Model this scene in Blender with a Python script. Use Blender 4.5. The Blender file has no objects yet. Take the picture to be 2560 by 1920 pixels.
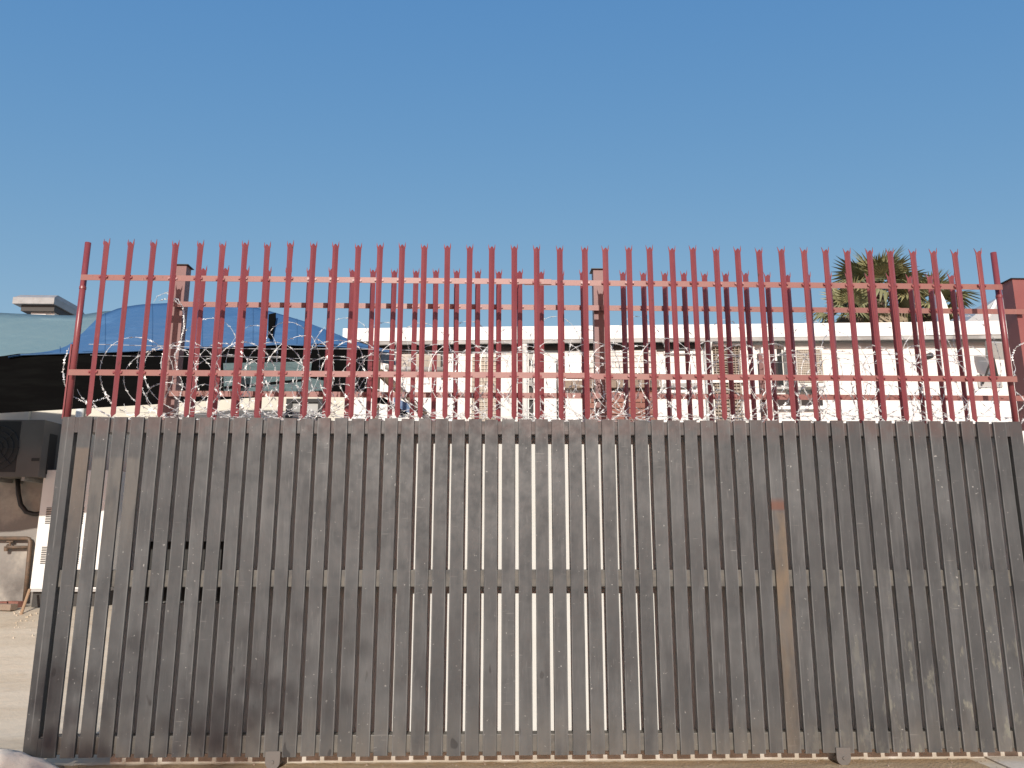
import bpy, math, random
from mathutils import Vector, Matrix
random.seed(7)

# ------------------------------------------------------------------ camera
W, H = 2560, 1920                       # photograph pixels used for measuring
F, PITCH, YAW, ROLL = 1900.0, 0.2001, 0.02735, 0.00078
CAM = Vector((3.297, -5.870, 1.586))
_fwd = Vector((math.cos(PITCH)*math.sin(YAW), math.cos(PITCH)*math.cos(YAW), math.sin(PITCH)))
_rt = Vector((math.cos(YAW), -math.sin(YAW), 0.0))
_up = _rt.cross(_fwd)
_r2 = _rt*math.cos(ROLL) + _up*math.sin(ROLL)
_u2 = -_rt*math.sin(ROLL) + _up*math.cos(ROLL)
scene = bpy.context.scene
col = scene.collection
cd = bpy.data.cameras.new('camera'); cam = bpy.data.objects.new('camera', cd); col.objects.link(cam)
cd.sensor_width = 36.0; cd.lens = F/W*36.0; cd.clip_start = 0.05; cd.clip_end = 3000
M = Matrix((_r2, _u2, -_fwd)).transposed().to_4x4(); M.translation = CAM
cam.matrix_world = M
scene.camera = cam

# ------------------------------------------------------------------ light
SUN_EL, SUN_AZ = math.radians(24.0), math.radians(3.1)      # sun behind the viewer, a touch to the left
world = bpy.data.worlds.new('World'); scene.world = world; world.use_nodes = True
wn = world.node_tree.nodes; wl = world.node_tree.links
sky = wn.new('ShaderNodeTexSky'); sky.sky_type = 'NISHITA'; sky.sun_disc = False
sky.sun_elevation = SUN_EL; sky.sun_rotation = math.radians(180) + SUN_AZ
sky.altitude = 0; sky.air_density = 1.0; sky.dust_density = 1.0; sky.ozone_density = 2.0
# the phone's tone curve flattens the sky: the same power curve per channel over the whole sky
_sep = wn.new('ShaderNodeSeparateColor'); _cmb = wn.new('ShaderNodeCombineColor'); wl.new(sky.outputs[0], _sep.inputs[0])
for _i, (_k, _e) in enumerate(((1.18, 1.0), (.796, .58), (.698, .21))):
    _a = wn.new('ShaderNodeMath'); _a.operation = 'MULTIPLY'; _a.inputs[1].default_value = .1; wl.new(_sep.outputs[_i], _a.inputs[0])
    _p = wn.new('ShaderNodeMath'); _p.operation = 'POWER'; _p.inputs[1].default_value = _e; wl.new(_a.outputs[0], _p.inputs[0])
    _b = wn.new('ShaderNodeMath'); _b.operation = 'MULTIPLY'; _b.inputs[1].default_value = _k*10; wl.new(_p.outputs[0], _b.inputs[0]); wl.new(_b.outputs[0], _cmb.inputs[_i])
wl.new(_cmb.outputs[0], wn['Background'].inputs[0]); wn['Background'].inputs[1].default_value = 0.10
sl = bpy.data.lights.new('sun', 'SUN'); sl.energy = 4.3; sl.angle = math.radians(0.53); sl.color = (1.0, 0.945, 0.865)
so = bpy.data.objects.new('sun', sl); col.objects.link(so)
_d = Vector((math.sin(SUN_AZ)*math.cos(SUN_EL), math.cos(SUN_AZ)*math.cos(SUN_EL), -math.sin(SUN_EL)))
so.rotation_euler = _d.to_track_quat('-Z', 'Y').to_euler(); so.location = (2, -20, 12)
scene.cycles.diffuse_bounces = 2
scene.view_settings.view_transform = 'Standard'; scene.view_settings.look = 'None'
scene.view_settings.exposure = 0.0; scene.view_settings.gamma = 1.0; scene.view_settings.use_curve_mapping = False

# ------------------------------------------------------------------ measuring helpers
def ray(u, v):
    return (_r2*((u-W/2)/F) - _u2*((v-H/2)/F) + _fwd)
def at(u, v, Y):
    d = ray(u, v); t = (Y-CAM.y)/d.y
    return CAM + d*t
# the white building stands at a slight angle: its own frame (s along, off towards the viewer, z up)
FA = math.atan(-0.0709)
FE = Vector((math.cos(FA), math.sin(FA), 0)); FN = Vector((math.sin(FA), -math.cos(FA), 0)); FO = Vector((1.204, 4.6, 0))
def fac(s, off, z): return FO + FE*s + FN*off + Vector((0, 0, z))
def fpx(u, v, off=-0.2):
    d = ray(u, v); o = FO + FN*off
    t = (o-CAM).dot(FN)/d.dot(FN); q = CAM + d*t
    return (q-o).dot(FE), q.z

# ------------------------------------------------------------------ mesh helpers
class MB:
    def __init__(s): s.v = []; s.f = []
    def add(s, vs, fs):
        n = len(s.v); s.v += [tuple(q) for q in vs]; s.f += [tuple(i+n for i in f) for f in fs]; return s
    def hexa(s, p):       # 8 corners: bottom 4 ccw, top 4 ccw
        return s.add(p, [(3, 2, 1, 0), (4, 5, 6, 7), (0, 1, 5, 4), (1, 2, 6, 5), (2, 3, 7, 6), (3, 0, 4, 7)])
    def box(s, x0, x1, y0, y1, z0, z1, fn=None):
        p = [(x0, y0, z0), (x1, y0, z0), (x1, y1, z0), (x0, y1, z0), (x0, y0, z1), (x1, y0, z1), (x1, y1, z1), (x0, y1, z1)]
        if fn: p = [fn(*q) for q in p]
        return s.hexa(p)
    def fbox(s, s0, s1, o0, o1, z0, z1):   # box in the building's frame
        return s.box(s0, s1, o0, o1, z0, z1, lambda a, b, c: fac(a, b, c))
    def bevbox(s, x0, x1, y0, y1, z0, z1, b=0.004):   # tube section with rounded corners, standing
        pr = []
        for cx, cy, a0 in ((x1-b, y0+b, -90), (x1-b, y1-b, 0), (x0+b, y1-b, 90), (x0+b, y0+b, 180)):
            for k in range(3):
                a = math.radians(a0+45*k); pr.append((cx+b*math.cos(a), cy+b*math.sin(a)))
        return s.prism(pr, z0, z1)
    def prism(s, pr, z0, z1):
        n = len(pr)
        return s.add([(x, y, z0) for x, y in pr]+[(x, y, z1) for x, y in pr],
                     [tuple(range(n))[::-1], tuple(range(n, 2*n))]+[(i, (i+1) % n, n+(i+1) % n, n+i) for i in range(n)])
    def poly(s, pts, off):   # flat outline pushed along off to give it thickness
        n = len(pts); off = Vector(off)
        return s.add(list(pts)+[Vector(q)+off for q in pts],
                     [tuple(range(n)), tuple(range(n, 2*n))[::-1]]+[((i+1) % n, i, n+i, n+(i+1) % n) for i in range(n)])
    def tube(s, pts, r, n=8, cap=True):
        pts = [Vector(p) for p in pts]; rs = r if isinstance(r, (list, tuple)) else [r]*len(pts)
        m = len(pts); vs = []; prev = None
        for i, p in enumerate(pts):
            t = (pts[min(i+1, m-1)]-pts[max(i-1, 0)]).normalized()
            if prev is None:
                a = Vector((0, 0, 1)) if abs(t.z) < .9 else Vector((1, 0, 0)); u = t.cross(a).normalized()
            else:
                u = (prev - t*prev.dot(t)).normalized()
            prev = u; w = t.cross(u)
            for k in range(n):
                a = 2*math.pi*k/n; vs.append(p+(u*math.cos(a)+w*math.sin(a))*rs[i])
        fs = [(i*n+k, i*n+(k+1) % n, (i+1)*n+(k+1) % n, (i+1)*n+k) for i in range(m-1) for k in range(n)]
        if cap: fs += [tuple(range(n))[::-1], tuple(range((m-1)*n, m*n))]
        return s.add(vs, fs)
    def mesh(s, name, smooth=False):
        me = bpy.data.meshes.new(name); me.from_pydata(s.v, [], s.f); me.update()
        if smooth:
            for q in me.polygons: q.use_smooth = True
        return me

def tag(o, label=None, cat=None, group=None, kind=None):
    if label: o['label'] = label
    if cat: o['category'] = cat
    if group: o['group'] = group
    if kind: o['kind'] = kind
    return o
def thing(name, label, cat, loc=(0, 0, 0), group=None):
    o = bpy.data.objects.new(name, None); col.objects.link(o); o.location = loc
    o.empty_display_size = 0.1
    return tag(o, label, cat, group)
def base(o):      # world position of a part's origin chain
    q = Vector((0, 0, 0))
    while o: q += o.location; o = o.parent
    return q
def part(name, mb, mat, parent=None, loc=None, smooth=False):
    me = mb if isinstance(mb, bpy.types.Mesh) else mb.mesh(name, smooth)
    if not me.materials: me.materials.append(mat)
    o = bpy.data.objects.new(name, me); col.objects.link(o)
    w = Vector(loc) if loc is not None else Vector((0, 0, 0))
    if parent: o.parent = parent; o.location = w-base(parent)
    else: o.location = w
    return o
def single(name, mb, mat, label, cat, group=None, smooth=False, loc=None):
    return tag(part(name, mb, mat, None, loc, smooth), label, cat, group)
def struct(name, mb, mat, smooth=False):
    return tag(part(name, mb, mat, None, None, smooth), kind='structure')

# ------------------------------------------------------------------ materials
class Mat:
    def __init__(s, name, base=(.5, .5, .5), rough=.6, metal=0.0, spec=.5):
        s.m = bpy.data.materials.new(name); s.m.use_nodes = True
        s.n = s.m.node_tree.nodes; s.l = s.m.node_tree.links
        s.b = s.n['Principled BSDF']
        s.b.inputs['Base Color'].default_value = (*base, 1); s.b.inputs['Roughness'].default_value = rough
        s.b.inputs['Metallic'].default_value = metal; s.b.inputs['Specular IOR Level'].default_value = spec
        s.c = None; s.base = base; s.pos = None; s.k = 1.0
    def P(s):
        if s.pos is None: s.pos = s.n.new('ShaderNodeNewGeometry').outputs['Position']
        return s.pos
    def noise(s, scale, lo=0.4, hi=0.6, stretch=(1, 1, 1), detail=4, seed=0.0, rough=.55):
        mp = s.n.new('ShaderNodeMapping'); mp.inputs['Scale'].default_value = stretch; mp.inputs['Location'].default_value = (seed, seed*.7, seed*1.3)
        s.l.new(s.P(), mp.inputs[0])
        t = s.n.new('ShaderNodeTexNoise'); t.inputs['Scale'].default_value = scale; t.inputs['Detail'].default_value = detail; t.inputs['Roughness'].default_value = rough
        s.l.new(mp.outputs[0], t.inputs['Vector'])
        return s.rng(t.outputs['Fac'], lo, hi)
    def rng(s, x, lo, hi, a=0.0, b=1.0):
        r = s.n.new('ShaderNodeMapRange'); r.inputs[1].default_value = lo; r.inputs[2].default_value = hi; r.inputs[3].default_value = a; r.inputs[4].default_value = b
        s.l.new(x, r.inputs[0]); return r.outputs[0]
    def axis(s, k, lo, hi):
        x = s.n.new('ShaderNodeSeparateXYZ'); s.l.new(s.P(), x.inputs[0]); return s.rng(x.outputs[k], lo, hi)
    def mul(s, a, b, op='MULTIPLY'):
        m = s.n.new('ShaderNodeMath'); m.operation = op
        for i, q in enumerate((a, b)):
            if isinstance(q, (int, float)): m.inputs[i].default_value = q
            else: s.l.new(q, m.inputs[i])
        return m.outputs[0]
    def edge(s, a, b, c):      # worn band along a tube's long edges (object space x)
        t = s.n.new('ShaderNodeTexCoord'); x = s.n.new('ShaderNodeSeparateXYZ'); s.l.new(t.outputs['Object'], x.inputs[0])
        ab = s.mul(x.outputs[0], 0.0, 'ABSOLUTE'); return s.mul(s.rng(ab, a, b), s.rng(ab, c+.0002, c))
    def rand(s, lo=0, hi=1):
        o = s.n.new('ShaderNodeObjectInfo'); return s.rng(o.outputs['Random'], 0, 1, lo, hi)
    def mix(s, fac, colr, amt=1.0, mode='MIX'):
        m = s.n.new('ShaderNodeMix'); m.data_type = 'RGBA'; m.blend_type = mode; m.clamp_factor = True
        f = s.mul(fac, amt) if amt != 1.0 else fac
        s.l.new(f, m.inputs[0])
        if s.c is None: m.inputs[6].default_value = (*s.base, 1)
        else: s.l.new(s.c, m.inputs[6])
        m.inputs[7].default_value = (*[q*s.k for q in colr], 1)
        s.c = m.outputs[2]; s.l.new(s.c, s.b.inputs['Base Color']); return s
    def rough(s, fac, lo, hi):
        s.l.new(s.rng(fac, 0, 1, lo, hi), s.b.inputs['Roughness']); return s
    def bump(s, fac, strength=.3, dist=.003):
        b = s.n.new('ShaderNodeBump'); b.inputs['Strength'].default_value = strength; b.inputs['Distance'].default_value = dist
        s.l.new(fac, b.inputs['Height']); s.l.new(b.outputs[0], s.b.inputs['Normal']); return s

def slat_mat(name, tint=None):
    m = Mat(name, (.061, .0625, .062), .55); m.k = .92
    m.mix(m.noise(3.0, .38, .66, detail=5), (.041, .0425, .0435), .85)
    m.mix(m.noise(2.2, .45, .70, seed=5, detail=6), (.118, .121, .119), .8)                 # dusty bloom
    m.mix(m.noise(16, .50, .75, (1, 1, .12), seed=9), (.16, .16, .156), .45)               # rubbed vertical streaks
    m.mix(m.noise(60, .62, .70, (1, 1, .09), seed=2, detail=3), (.18, .178, .17), .35)      # fine vertical scratches
    m.mix(m.mul(m.noise(45, .66, .72, (.10, 1, 1.3), seed=12, detail=2), m.noise(1.7, .5, .62, seed=31)), (.27, .26, .24), .6)   # sideways scrapes
    m.mix(m.noise(38, .71, .75, seed=3, detail=2), (.42, .41, .38), .75)                    # flecks of old paint
    m.mix(m.mul(m.axis(2, 2.30, 2.42), m.noise(9, .3, .55, seed=4)), (.095, .058, .051), .75)   # red overspray below the pales
    m.mix(m.mul(m.axis(2, .42, .05), m.noise(7, .30, .62, (1, 1, .4), seed=8)), (.165, .145, .115), .6)   # dust thrown up at the foot
    sp = m.mul(m.mul(m.axis(0, 5.3, 6.6), m.axis(2, 1.5, .5)), m.noise(11, .56, .62, (1, 1, .38), seed=21, detail=9, rough=.68))
    m.mix(sp, (.215, .21, .165), .75)                                                        # pale splashes
    m.mix(m.mul(m.noise(11, .70, .73, (1, 1, .5), seed=40, detail=1), m.mul(m.axis(2, .95, .75), m.axis(0, 4.2, 3.4))), (.018, .017, .016), .9)  # greasy hand marks
    m.mix(m.rand(), (.040, .0415, .042), .55)                                                 # every slat aged a little differently
    m.mix(m.mul(m.edge(.040, .0495, .0504), m.noise(18, .38, .6, (1, 1, .15), seed=27)), (.21, .21, .20), .75)   # paint worn pale along the edges
    if tint == 'dust': m.mix(m.noise(12, .25, .6, seed=19), (.17, .158, .132), .7)
    if tint == 'rust':
        m.mix(m.mul(m.mul(m.axis(2, 1.80, 1.77), m.axis(2, -.6, 1.5)), m.noise(7, .28, .55, (1, 1, .3), seed=6)), (.165, .118, .072), .95)
        m.mix(m.mul(m.mul(m.axis(2, 1.79, 1.81), m.axis(2, 1.90, 1.85)), m.noise(14, .35, .45, seed=1)), (.13, .055, .035), .95)
    if tint == 'left':
        m.mix(m.mul(m.axis(2, 2.27, 2.25), m.mul(m.axis(2, 1.3, 2.1), m.noise(6, .25, .5, (1, 1, .5), seed=6))), (.13, .10, .075), .8)
    if tint == 'patch':
        m.mix(m.mul(m.axis(2, 2.2, 2.17), m.mul(m.axis(2, 1.4, 1.8), m.noise(5, .3, .5, (2, 1, .5), seed=16))), (.125, .115, .10), .7)
    m.rough(m.noise(14, .3, .7, seed=7), .42, .68)
    m.bump(m.noise(55, .3, .7, (1, 1, .3), seed=1), .25, .002)
    return m.m
SLAT = slat_mat('weathered grey paint'); SLAT_RUST = slat_mat('rust stained grey paint', 'rust')
SLAT_DUST = slat_mat('dusty grey rail paint', 'dust'); SLAT_LEFT = slat_mat('brown stained grey paint', 'left'); SLAT_PATCH = slat_mat('patched grey paint', 'patch')

def red_mat(name, base, deep, rough=.38):
    m = Mat(name, base, rough)
    m.mix(m.noise(5, .35, .7, detail=5), deep, .55)
    m.mix(m.noise(40, .60, .70, (1, 1, .3), seed=5), (base[0]*1.15, base[1]*1.7, base[2]*1.6), .4)
    m.mix(m.rand(), deep, .5)
    m.mix(m.noise(26, .66, .72, (1, 1, .5), seed=13, detail=5), (.11, .05, .035), .8)      # rust blisters
    m.mix(m.noise(1.3, .5, .75, seed=23), (base[0]*1.12, base[1]*1.5, base[2]*1.45), .5)    # bleached lengths
    m.bump(m.noise(70, .3, .7), .15, .001)
    return m.m
RED = red_mat('red oxide paint', (.265, .062, .064), (.21, .043, .048))
RED_FLAT = red_mat('sun faded red paint', (.275, .112, .09), (.225, .08, .07), .45)
RED_POLE = red_mat('red pole paint', (.235, .055, .058), (.19, .04, .045), .34)
RED_POST = red_mat('faded pink post paint', (.215, .10, .088), (.18, .075, .07), .5)
RED_GATEPOST = red_mat('red gatepost paint', (.24, .07, .062), (.20, .05, .048), .45)
CAP = Mat('black post cap', (.02, .018, .018), .5).m
_g = Mat('galvanised razor wire', (.80, .80, .78), .45, .25); _g.mix(_g.noise(30, .4, .6), (.55, .55, .53), .4); GALV = _g.m
_g = Mat('zinc wire', (.66, .66, .64), .4, .4); WIRE = _g.m
_w = Mat('white plaster', (.83, .81, .765), .8)
_w.mix(_w.noise(2.2, .42, .75, detail=6), (.74, .71, .65), .5); _w.mix(_w.noise(9, .6, .75, (1, 1, .25), seed=3), (.62, .58, .51), .35)
_w.bump(_w.noise(80, .3, .7), .25, .002); WHITE = _w.m
_w = Mat('white painted boundary wall', (.72, .71, .675), .85)
_w.mix(_w.noise(3, .45, .75, detail=6), (.62, .60, .555), .45); _w.mix(_w.mul(_w.axis(2, .10, .0), _w.noise(8, .1, .5)), (.33, .285, .22), .85)
_w.bump(_w.noise(60, .3, .7), .3, .003); BWALL = _w.m
_w = Mat('cream plaster', (.70, .64, .53), .85); _w.mix(_w.noise(2.6, .4, .7, detail=6), (.60, .54, .44), .6)
_w.mix(_w.mul(_w.axis(2, 2.75, 2.2), _w.noise(2.3, .1, .5, detail=6, seed=4)), (.23, .215, .195), .95)  # plaster goes mottled grey, then near black, towards the bottom
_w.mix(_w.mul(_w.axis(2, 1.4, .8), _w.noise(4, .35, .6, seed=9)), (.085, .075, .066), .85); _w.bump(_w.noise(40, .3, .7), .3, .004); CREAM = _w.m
_w = Mat('fascia paint', (.86, .845, .80), .7); _w.mix(_w.noise(4, .5, .8, (.3, 1, 1), detail=5), (.74, .71, .65), .4); FASCIA = _w.m
_w = Mat('grey gutter metal', (.42, .41, .385), .6); _w.mix(_w.noise(2.3, .45, .6, (1, 1, 2), detail=6), (.20, .19, .175), .7); GUTTER = _w.m
SOFFIT = Mat('dark soffit and eave shade', (.055, .052, .048), .85).m
_w = Mat('soffit band grey', (.52, .50, .47), .8); _w.mix(_w.noise(3, .45, .65, (1, 1, 1), detail=6), (.30, .28, .26), .6); BAND = _w.m
GLASS = Mat('dark window glass', (.025, .028, .03), .08).m
_w = Mat('white metal cabinet', (.80, .79, .745), .45); _w.mix(_w.noise(5, .5, .75, detail=5), (.68, .65, .58), .4); CAB = _w.m
_w = Mat('aged air conditioner shell', (.74, .71, .64), .5); _w.mix(_w.noise(6, .45, .75, (1, 1, .4)), (.58, .53, .44), .45); ACM = _w.m
_w = Mat('shade darkened air conditioner shell', (.13, .12, .108), .55); _w.mix(_w.noise(4, .4, .7), (.085, .08, .07), .5); AC_SHADED = _w.m  # shell coloured dark to put the deep shade into it
GRILLE = Mat('grille wire', (.42, .38, .31), .5, .2).m
MESHB = Mat('brown louvre metal', (.36, .30, .24), .6).m
DARK = Mat('dark recess', (.03, .028, .026), .7).m
BLACKM = Mat('black rubber', (.016, .016, .016), .5).m
_w = Mat('brown pipe', (.115, .085, .062), .6, .2); _w.mix(_w.noise(20, .4, .6), (.19, .12, .075), .6); PIPE = _w.m
PVC = Mat('pale pvc pipe', (.74, .745, .71), .45).m
def brick_mat(name, a, b):
    m = Mat(name, a, .85); m.mix(m.rand(), b, 1.0); m.mix(m.noise(30, .5, .7), (a[0]*.6, a[1]*.6, a[2]*.6), .5); m.bump(m.noise(90, .3, .7), .4, .003); return m.m
BRICK_W = brick_mat('white painted brick', (.80, .77, .71), (.71, .67, .60)); BRICK_R = brick_mat('red face brick', (.24, .10, .075), (.30, .14, .105))
STONE = brick_mat('brown sill stone', (.25, .19, .14), (.29, .22, .165))
MORTAR = Mat('mortar', (.42, .38, .33), .9).m
def cloth_mat(name, a, b, rough=.5):
    m = Mat(name, a, rough); m.mix(m.noise(1.3, .35, .7, detail=6), b, .6); m.mix(m.noise(6, .55, .72, (.3, 1, 1.5), seed=4), (min(1, b[0]*1.5+.03), min(1, b[1]*1.5+.03), min(1, b[2]*1.4+.03)), .35)
    m.bump(m.noise(4, .3, .7, (1, 1, 2.5)), .35, .02); return m.m
BLUE = cloth_mat('blue tarpaulin', (.041, .108, .225), (.05, .13, .26))
TEAL = cloth_mat('faded teal tarpaulin', (.11, .185, .212), (.135, .21, .235), .6)
TEAL_D = cloth_mat('dark teal tarpaulin', (.055, .105, .11), (.04, .08, .085), .6)
_w = Mat('black shade net', (.004, .004, .004), .95, 0, .02); _w.mix(_w.noise(3, .45, .7, (1, 1, 6)), (.007, .0075, .007), .6); NET = _w.m
_w = Mat('galvanised vent', (.36, .355, .345), .5, .2); _w.mix(_w.noise(5, .4, .7, (1, 1, 2)), (.25, .24, .225), .7); _w.mix(_w.noise(14, .62, .75, (1, 1, .4), seed=2), (.22, .17, .12), .5); VENT = _w.m
VENTD = Mat('sooty vent skirt', (.06, .055, .05), .7).m
_w = Mat('dry sandy soil', (.47, .395, .29), .95)
_w.mix(_w.noise(1.1, .35, .7, detail=8), (.56, .485, .375), .8); _w.mix(_w.noise(9, .5, .72, (.4, 1.5, 1), detail=8, seed=3), (.36, .28, .19), .5)
_w.mix(_w.noise(.8, .45, .6, (.3, 2.2, 1), detail=5, seed=14), (.60, .53, .42), .6); _w.bump(_w.noise(9, .2, .8, detail=6), .35, .02); SOIL = _w.m
_w = Mat('brown packed soil', (.34, .235, .135), .95); _w.mix(_w.noise(9, .4, .65, (.25, 1.2, 1), detail=8), (.46, .34, .20), .8); _w.mix(_w.noise(40, .58, .7, seed=4), (.22, .15, .085), .7)
_w.bump(_w.noise(50, .2, .8, detail=8), .7, .012); TRACKSOIL = _w.m
_w = Mat('poured concrete apron', (.56, .51, .44), .9); _w.mix(_w.noise(2, .4, .7, (1, .4, 1), detail=8), (.47, .405, .32), .8); _w.mix(_w.noise(30, .6, .7), (.36, .30, .23), .4); _w.bump(_w.noise(50, .3, .7, detail=7), .4, .006); CONC = _w.m
STEEL = Mat('worn wheel steel', (.17, .16, .148), .5, .5).m
TRUNK = Mat('palm trunk', (.17, .125, .085), .95)
TRUNK.bump(TRUNK.noise(8, .3, .7, (1, 1, 4)), .8, .05); TRUNK = TRUNK.m
def leaf_mat(name, a, b):
    m = Mat(name, a, .55); m.mix(m.rand(), b, 1.0); m.mix(m.noise(3, .4, .6), (a[0]*.6, a[1]*.6, a[2]*.6), .4); m.b.inputs['Subsurface Weight'].default_value = 0.0; return m.m
FROND = leaf_mat('fan palm green', (.18, .185, .085), (.31, .29, .14)); FROND_DRY = leaf_mat('dry fan palm thatch', (.36, .285, .19), (.25, .205, .13))
PETIOLE = Mat('palm leaf stalk', (.36, .30, .17), .6).m
ROOFG = Mat('grey sheet roof', (.42, .43, .43), .5).m
WOOD = Mat('worn wooden handle', (.36, .235, .14), .7).m

# ================================================================== SETTING
def terrain(x, y):
    if y < .75: return -.022
    t = min(1.0, (y-.75)/3.5)
    return -.022+.742*(t*t*(3-2*t)*.5+t*.5)
g = MB(); xs = [-400, -60, -14]+[-8+.6*i for i in range(38)]+[22, 70, 400]; ys = [-400, -60, -14, -5, -1.0, -.18, .75]+[1.1+.35*i for i in range(10)]+[5, 7, 12, 60, 800]
rg = random.Random(3)
for y in ys:
    for x in xs:
        j = rg.uniform(-.015, .015) if (.8 < y < 4.5 and x < .4) else 0
        g.v.append((x, y, terrain(x, y)+j))
nx = len(xs)
g.f = [(j*nx+i, j*nx+i+1, (j+1)*nx+i+1, (j+1)*nx+i) for j in range(len(ys)-1) for i in range(nx-1)]
struct('ground', g, SOIL, True)
# brown packed soil along the gate track, built up in uneven lumps
g = MB(); n = 150; rg = random.Random(11)
prof = [(-.30, .004), (-.16, .006), (-.09, .006), (-.035, .005), (.01, .004), (.045, .004), (.12, .003)]
for i in range(n+1):
    x = .12+i*(6.75/n); k = rg.uniform(.6, 1.3)
    for y, z in prof: g.v.append((x, y+rg.uniform(-.008, .008), z*k-.022+rg.uniform(-.003, .004)))
m_ = len(prof)
g.f = [(i*m_+k, (i+1)*m_+k, (i+1)*m_+k+1, i*m_+k+1) for i in range(n) for k in range(m_-1)]
struct('soil_strip', g, TRACKSOIL, True)
g = MB(); g.box(7.0, 9.5, -.9, .155, -.018, -.010); struct('pavement', g, CONC)
# low heap of sand and cement against the gate's left foot
g = MB(); rg = random.Random(5); R_, A_ = 9, 26
for r in range(R_+1):
    for a in range(A_):
        t = r/R_; an = 2*math.pi*a/A_; wob = 1+.12*math.sin(3*an+1)+.08*math.sin(7*an)
        x = -.25+.60*t*wob*math.cos(an); y = -.14+.13*t*wob*math.sin(an)
        z = .205*max(0, 1-t**2.2)*(.92+.16*rg.random())-.04
        g.v.append((x, y, z))
g.f = [(r*A_+a, r*A_+(a+1) % A_, (r+1)*A_+(a+1) % A_, (r+1)*A_+a) for r in range(R_) for a in range(A_)]
single('sand_heap', g, CONC, 'low heap of pale sand against the foot of the gate stile', 'sand heap', smooth=True)

# boundary wall behind the gate with a dark letterbox recess near its end
WX0, WX1, WY0, WY1, WZ = .545, 12.5, .160, .60, 2.42
HX0, HX1, HZ0, HZ1 = .60, 1.30, 1.10, 1.56
bw = thing('boundary_wall', 'white plastered boundary wall close behind the slatted gate', 'wall', (6, .4, 0))
g = MB()
g.box(WX0, WX1, WY0, WY1, -.2, HZ0); g.box(WX0, WX1, WY0, WY1, HZ1, WZ); g.box(WX0, HX0, WY0, WY1, HZ0, HZ1); g.box(HX1, WX1, WY0, WY1, HZ0, HZ1)
part('wall_body', g, BWALL, bw)
g = MB(); g.box(HX0, HX1, .30, .58, HZ0, HZ1); part('recess_box', g, DARK, bw)
g = MB(); g.box(WX0-.01, WX1, WY0+.03, WY1+.01, WZ, WZ+.03); part('coping', g, BWALL, bw)

# ================================================================== SLIDING GATE
GT, GB = 2.497, .06
RTOP = (2.378, 2.484); RMID = (1.227, 1.351); RBOT = (.075, .1956)
gate = thing('sliding_gate', 'long dark grey slatted steel sliding gate topped with red palisade pales', 'gate', (3.75, .04, 0))
sm = MB().bevbox(-.05, .05, 0, .025, 0, GT-GB, .0035).mesh('slat')
rs = random.Random(21)
for k in range(1, 57):
    mt = SLAT_RUST if k == 42 else SLAT_LEFT if k == 1 else SLAT_PATCH if k in (2, 3, 4) else SLAT
    if mt is SLAT: me = sm
    else: me = sm.copy(); me.materials.clear(); me.materials.append(mt)
    o = part('slat', me, mt, gate, (.13*k+.05+rs.uniform(-.0016, .0016), rs.uniform(-.0012, .0012), GB+rs.uniform(-.004, .003)))
    o.rotation_euler = (rs.uniform(-.0006, .0006), rs.uniform(-.0007, .0007), rs.uniform(-.012, .012))
    if k == 42: o['label'] = 'slat stained rusty brown from mid height down'
for x0, x1 in ((0, .1), (7.41, 7.51)):
    g = MB(); g.bevbox(x0, x1, 0, .0745, GB, GT, .004); part('stile', g, SLAT, gate)
for x0, x1 in ((.1005, .1285), (7.3805, 7.4095)):
    for z0, z1 in ((2.378, GT-.002), (GB+.004, .19)):
        g = MB(); g.box(x0, x1, .0012, .0255, z0, z1); part('corner_filler', g, SLAT, gate)
for nm, (z0, z1) in (('top_rail', RTOP), ('middle_rail', RMID), ('bottom_rail', RBOT)):
    g = MB(); pr = []
    b = .006; y0, y1 = .0262, .125  # rails made deeper to block sky light from the gap behind
    for cy, cz, a0 in ((y0+b, z0+b, 180), (y1-b, z0+b, 270), (y1-b, z1-b, 0), (y0+b, z1-b, 90)):
        for q in range(3):
            a = math.radians(a0+45*q); pr.append((cy+b*math.cos(a), cz+b*math.sin(a)))
    g.poly([(.1, y, z) for y, z in pr], (7.31, 0, 0)); part(nm, g, SLAT if nm == 'top_rail' else SLAT_DUST, gate)
for u in (680, 2112):       # running wheels
    c = at(u, 1893, -.03); X = c.x
    g = MB(); w = .052
    pts = [(X-w, -.006, .10), (X+w, -.006, .10)]+[(X+w*math.cos(a), -.006, .030+w*math.sin(a)) for a in [-math.pi*i/10 for i in range(11)]]
    g.poly(pts, (0, -.008, 0)); br = part('wheel_bracket', g, STEEL, gate)
    g = MB(); g.tube([(X, .001, .020), (X, .045, .020)], .048, 20); part('wheel', g, STEEL, br)
    g = MB(); g.tube([(X, -.024, .03), (X, -.0145, .03)], .012, 6); part('axle_bolt', g, STEEL, br)

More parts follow.
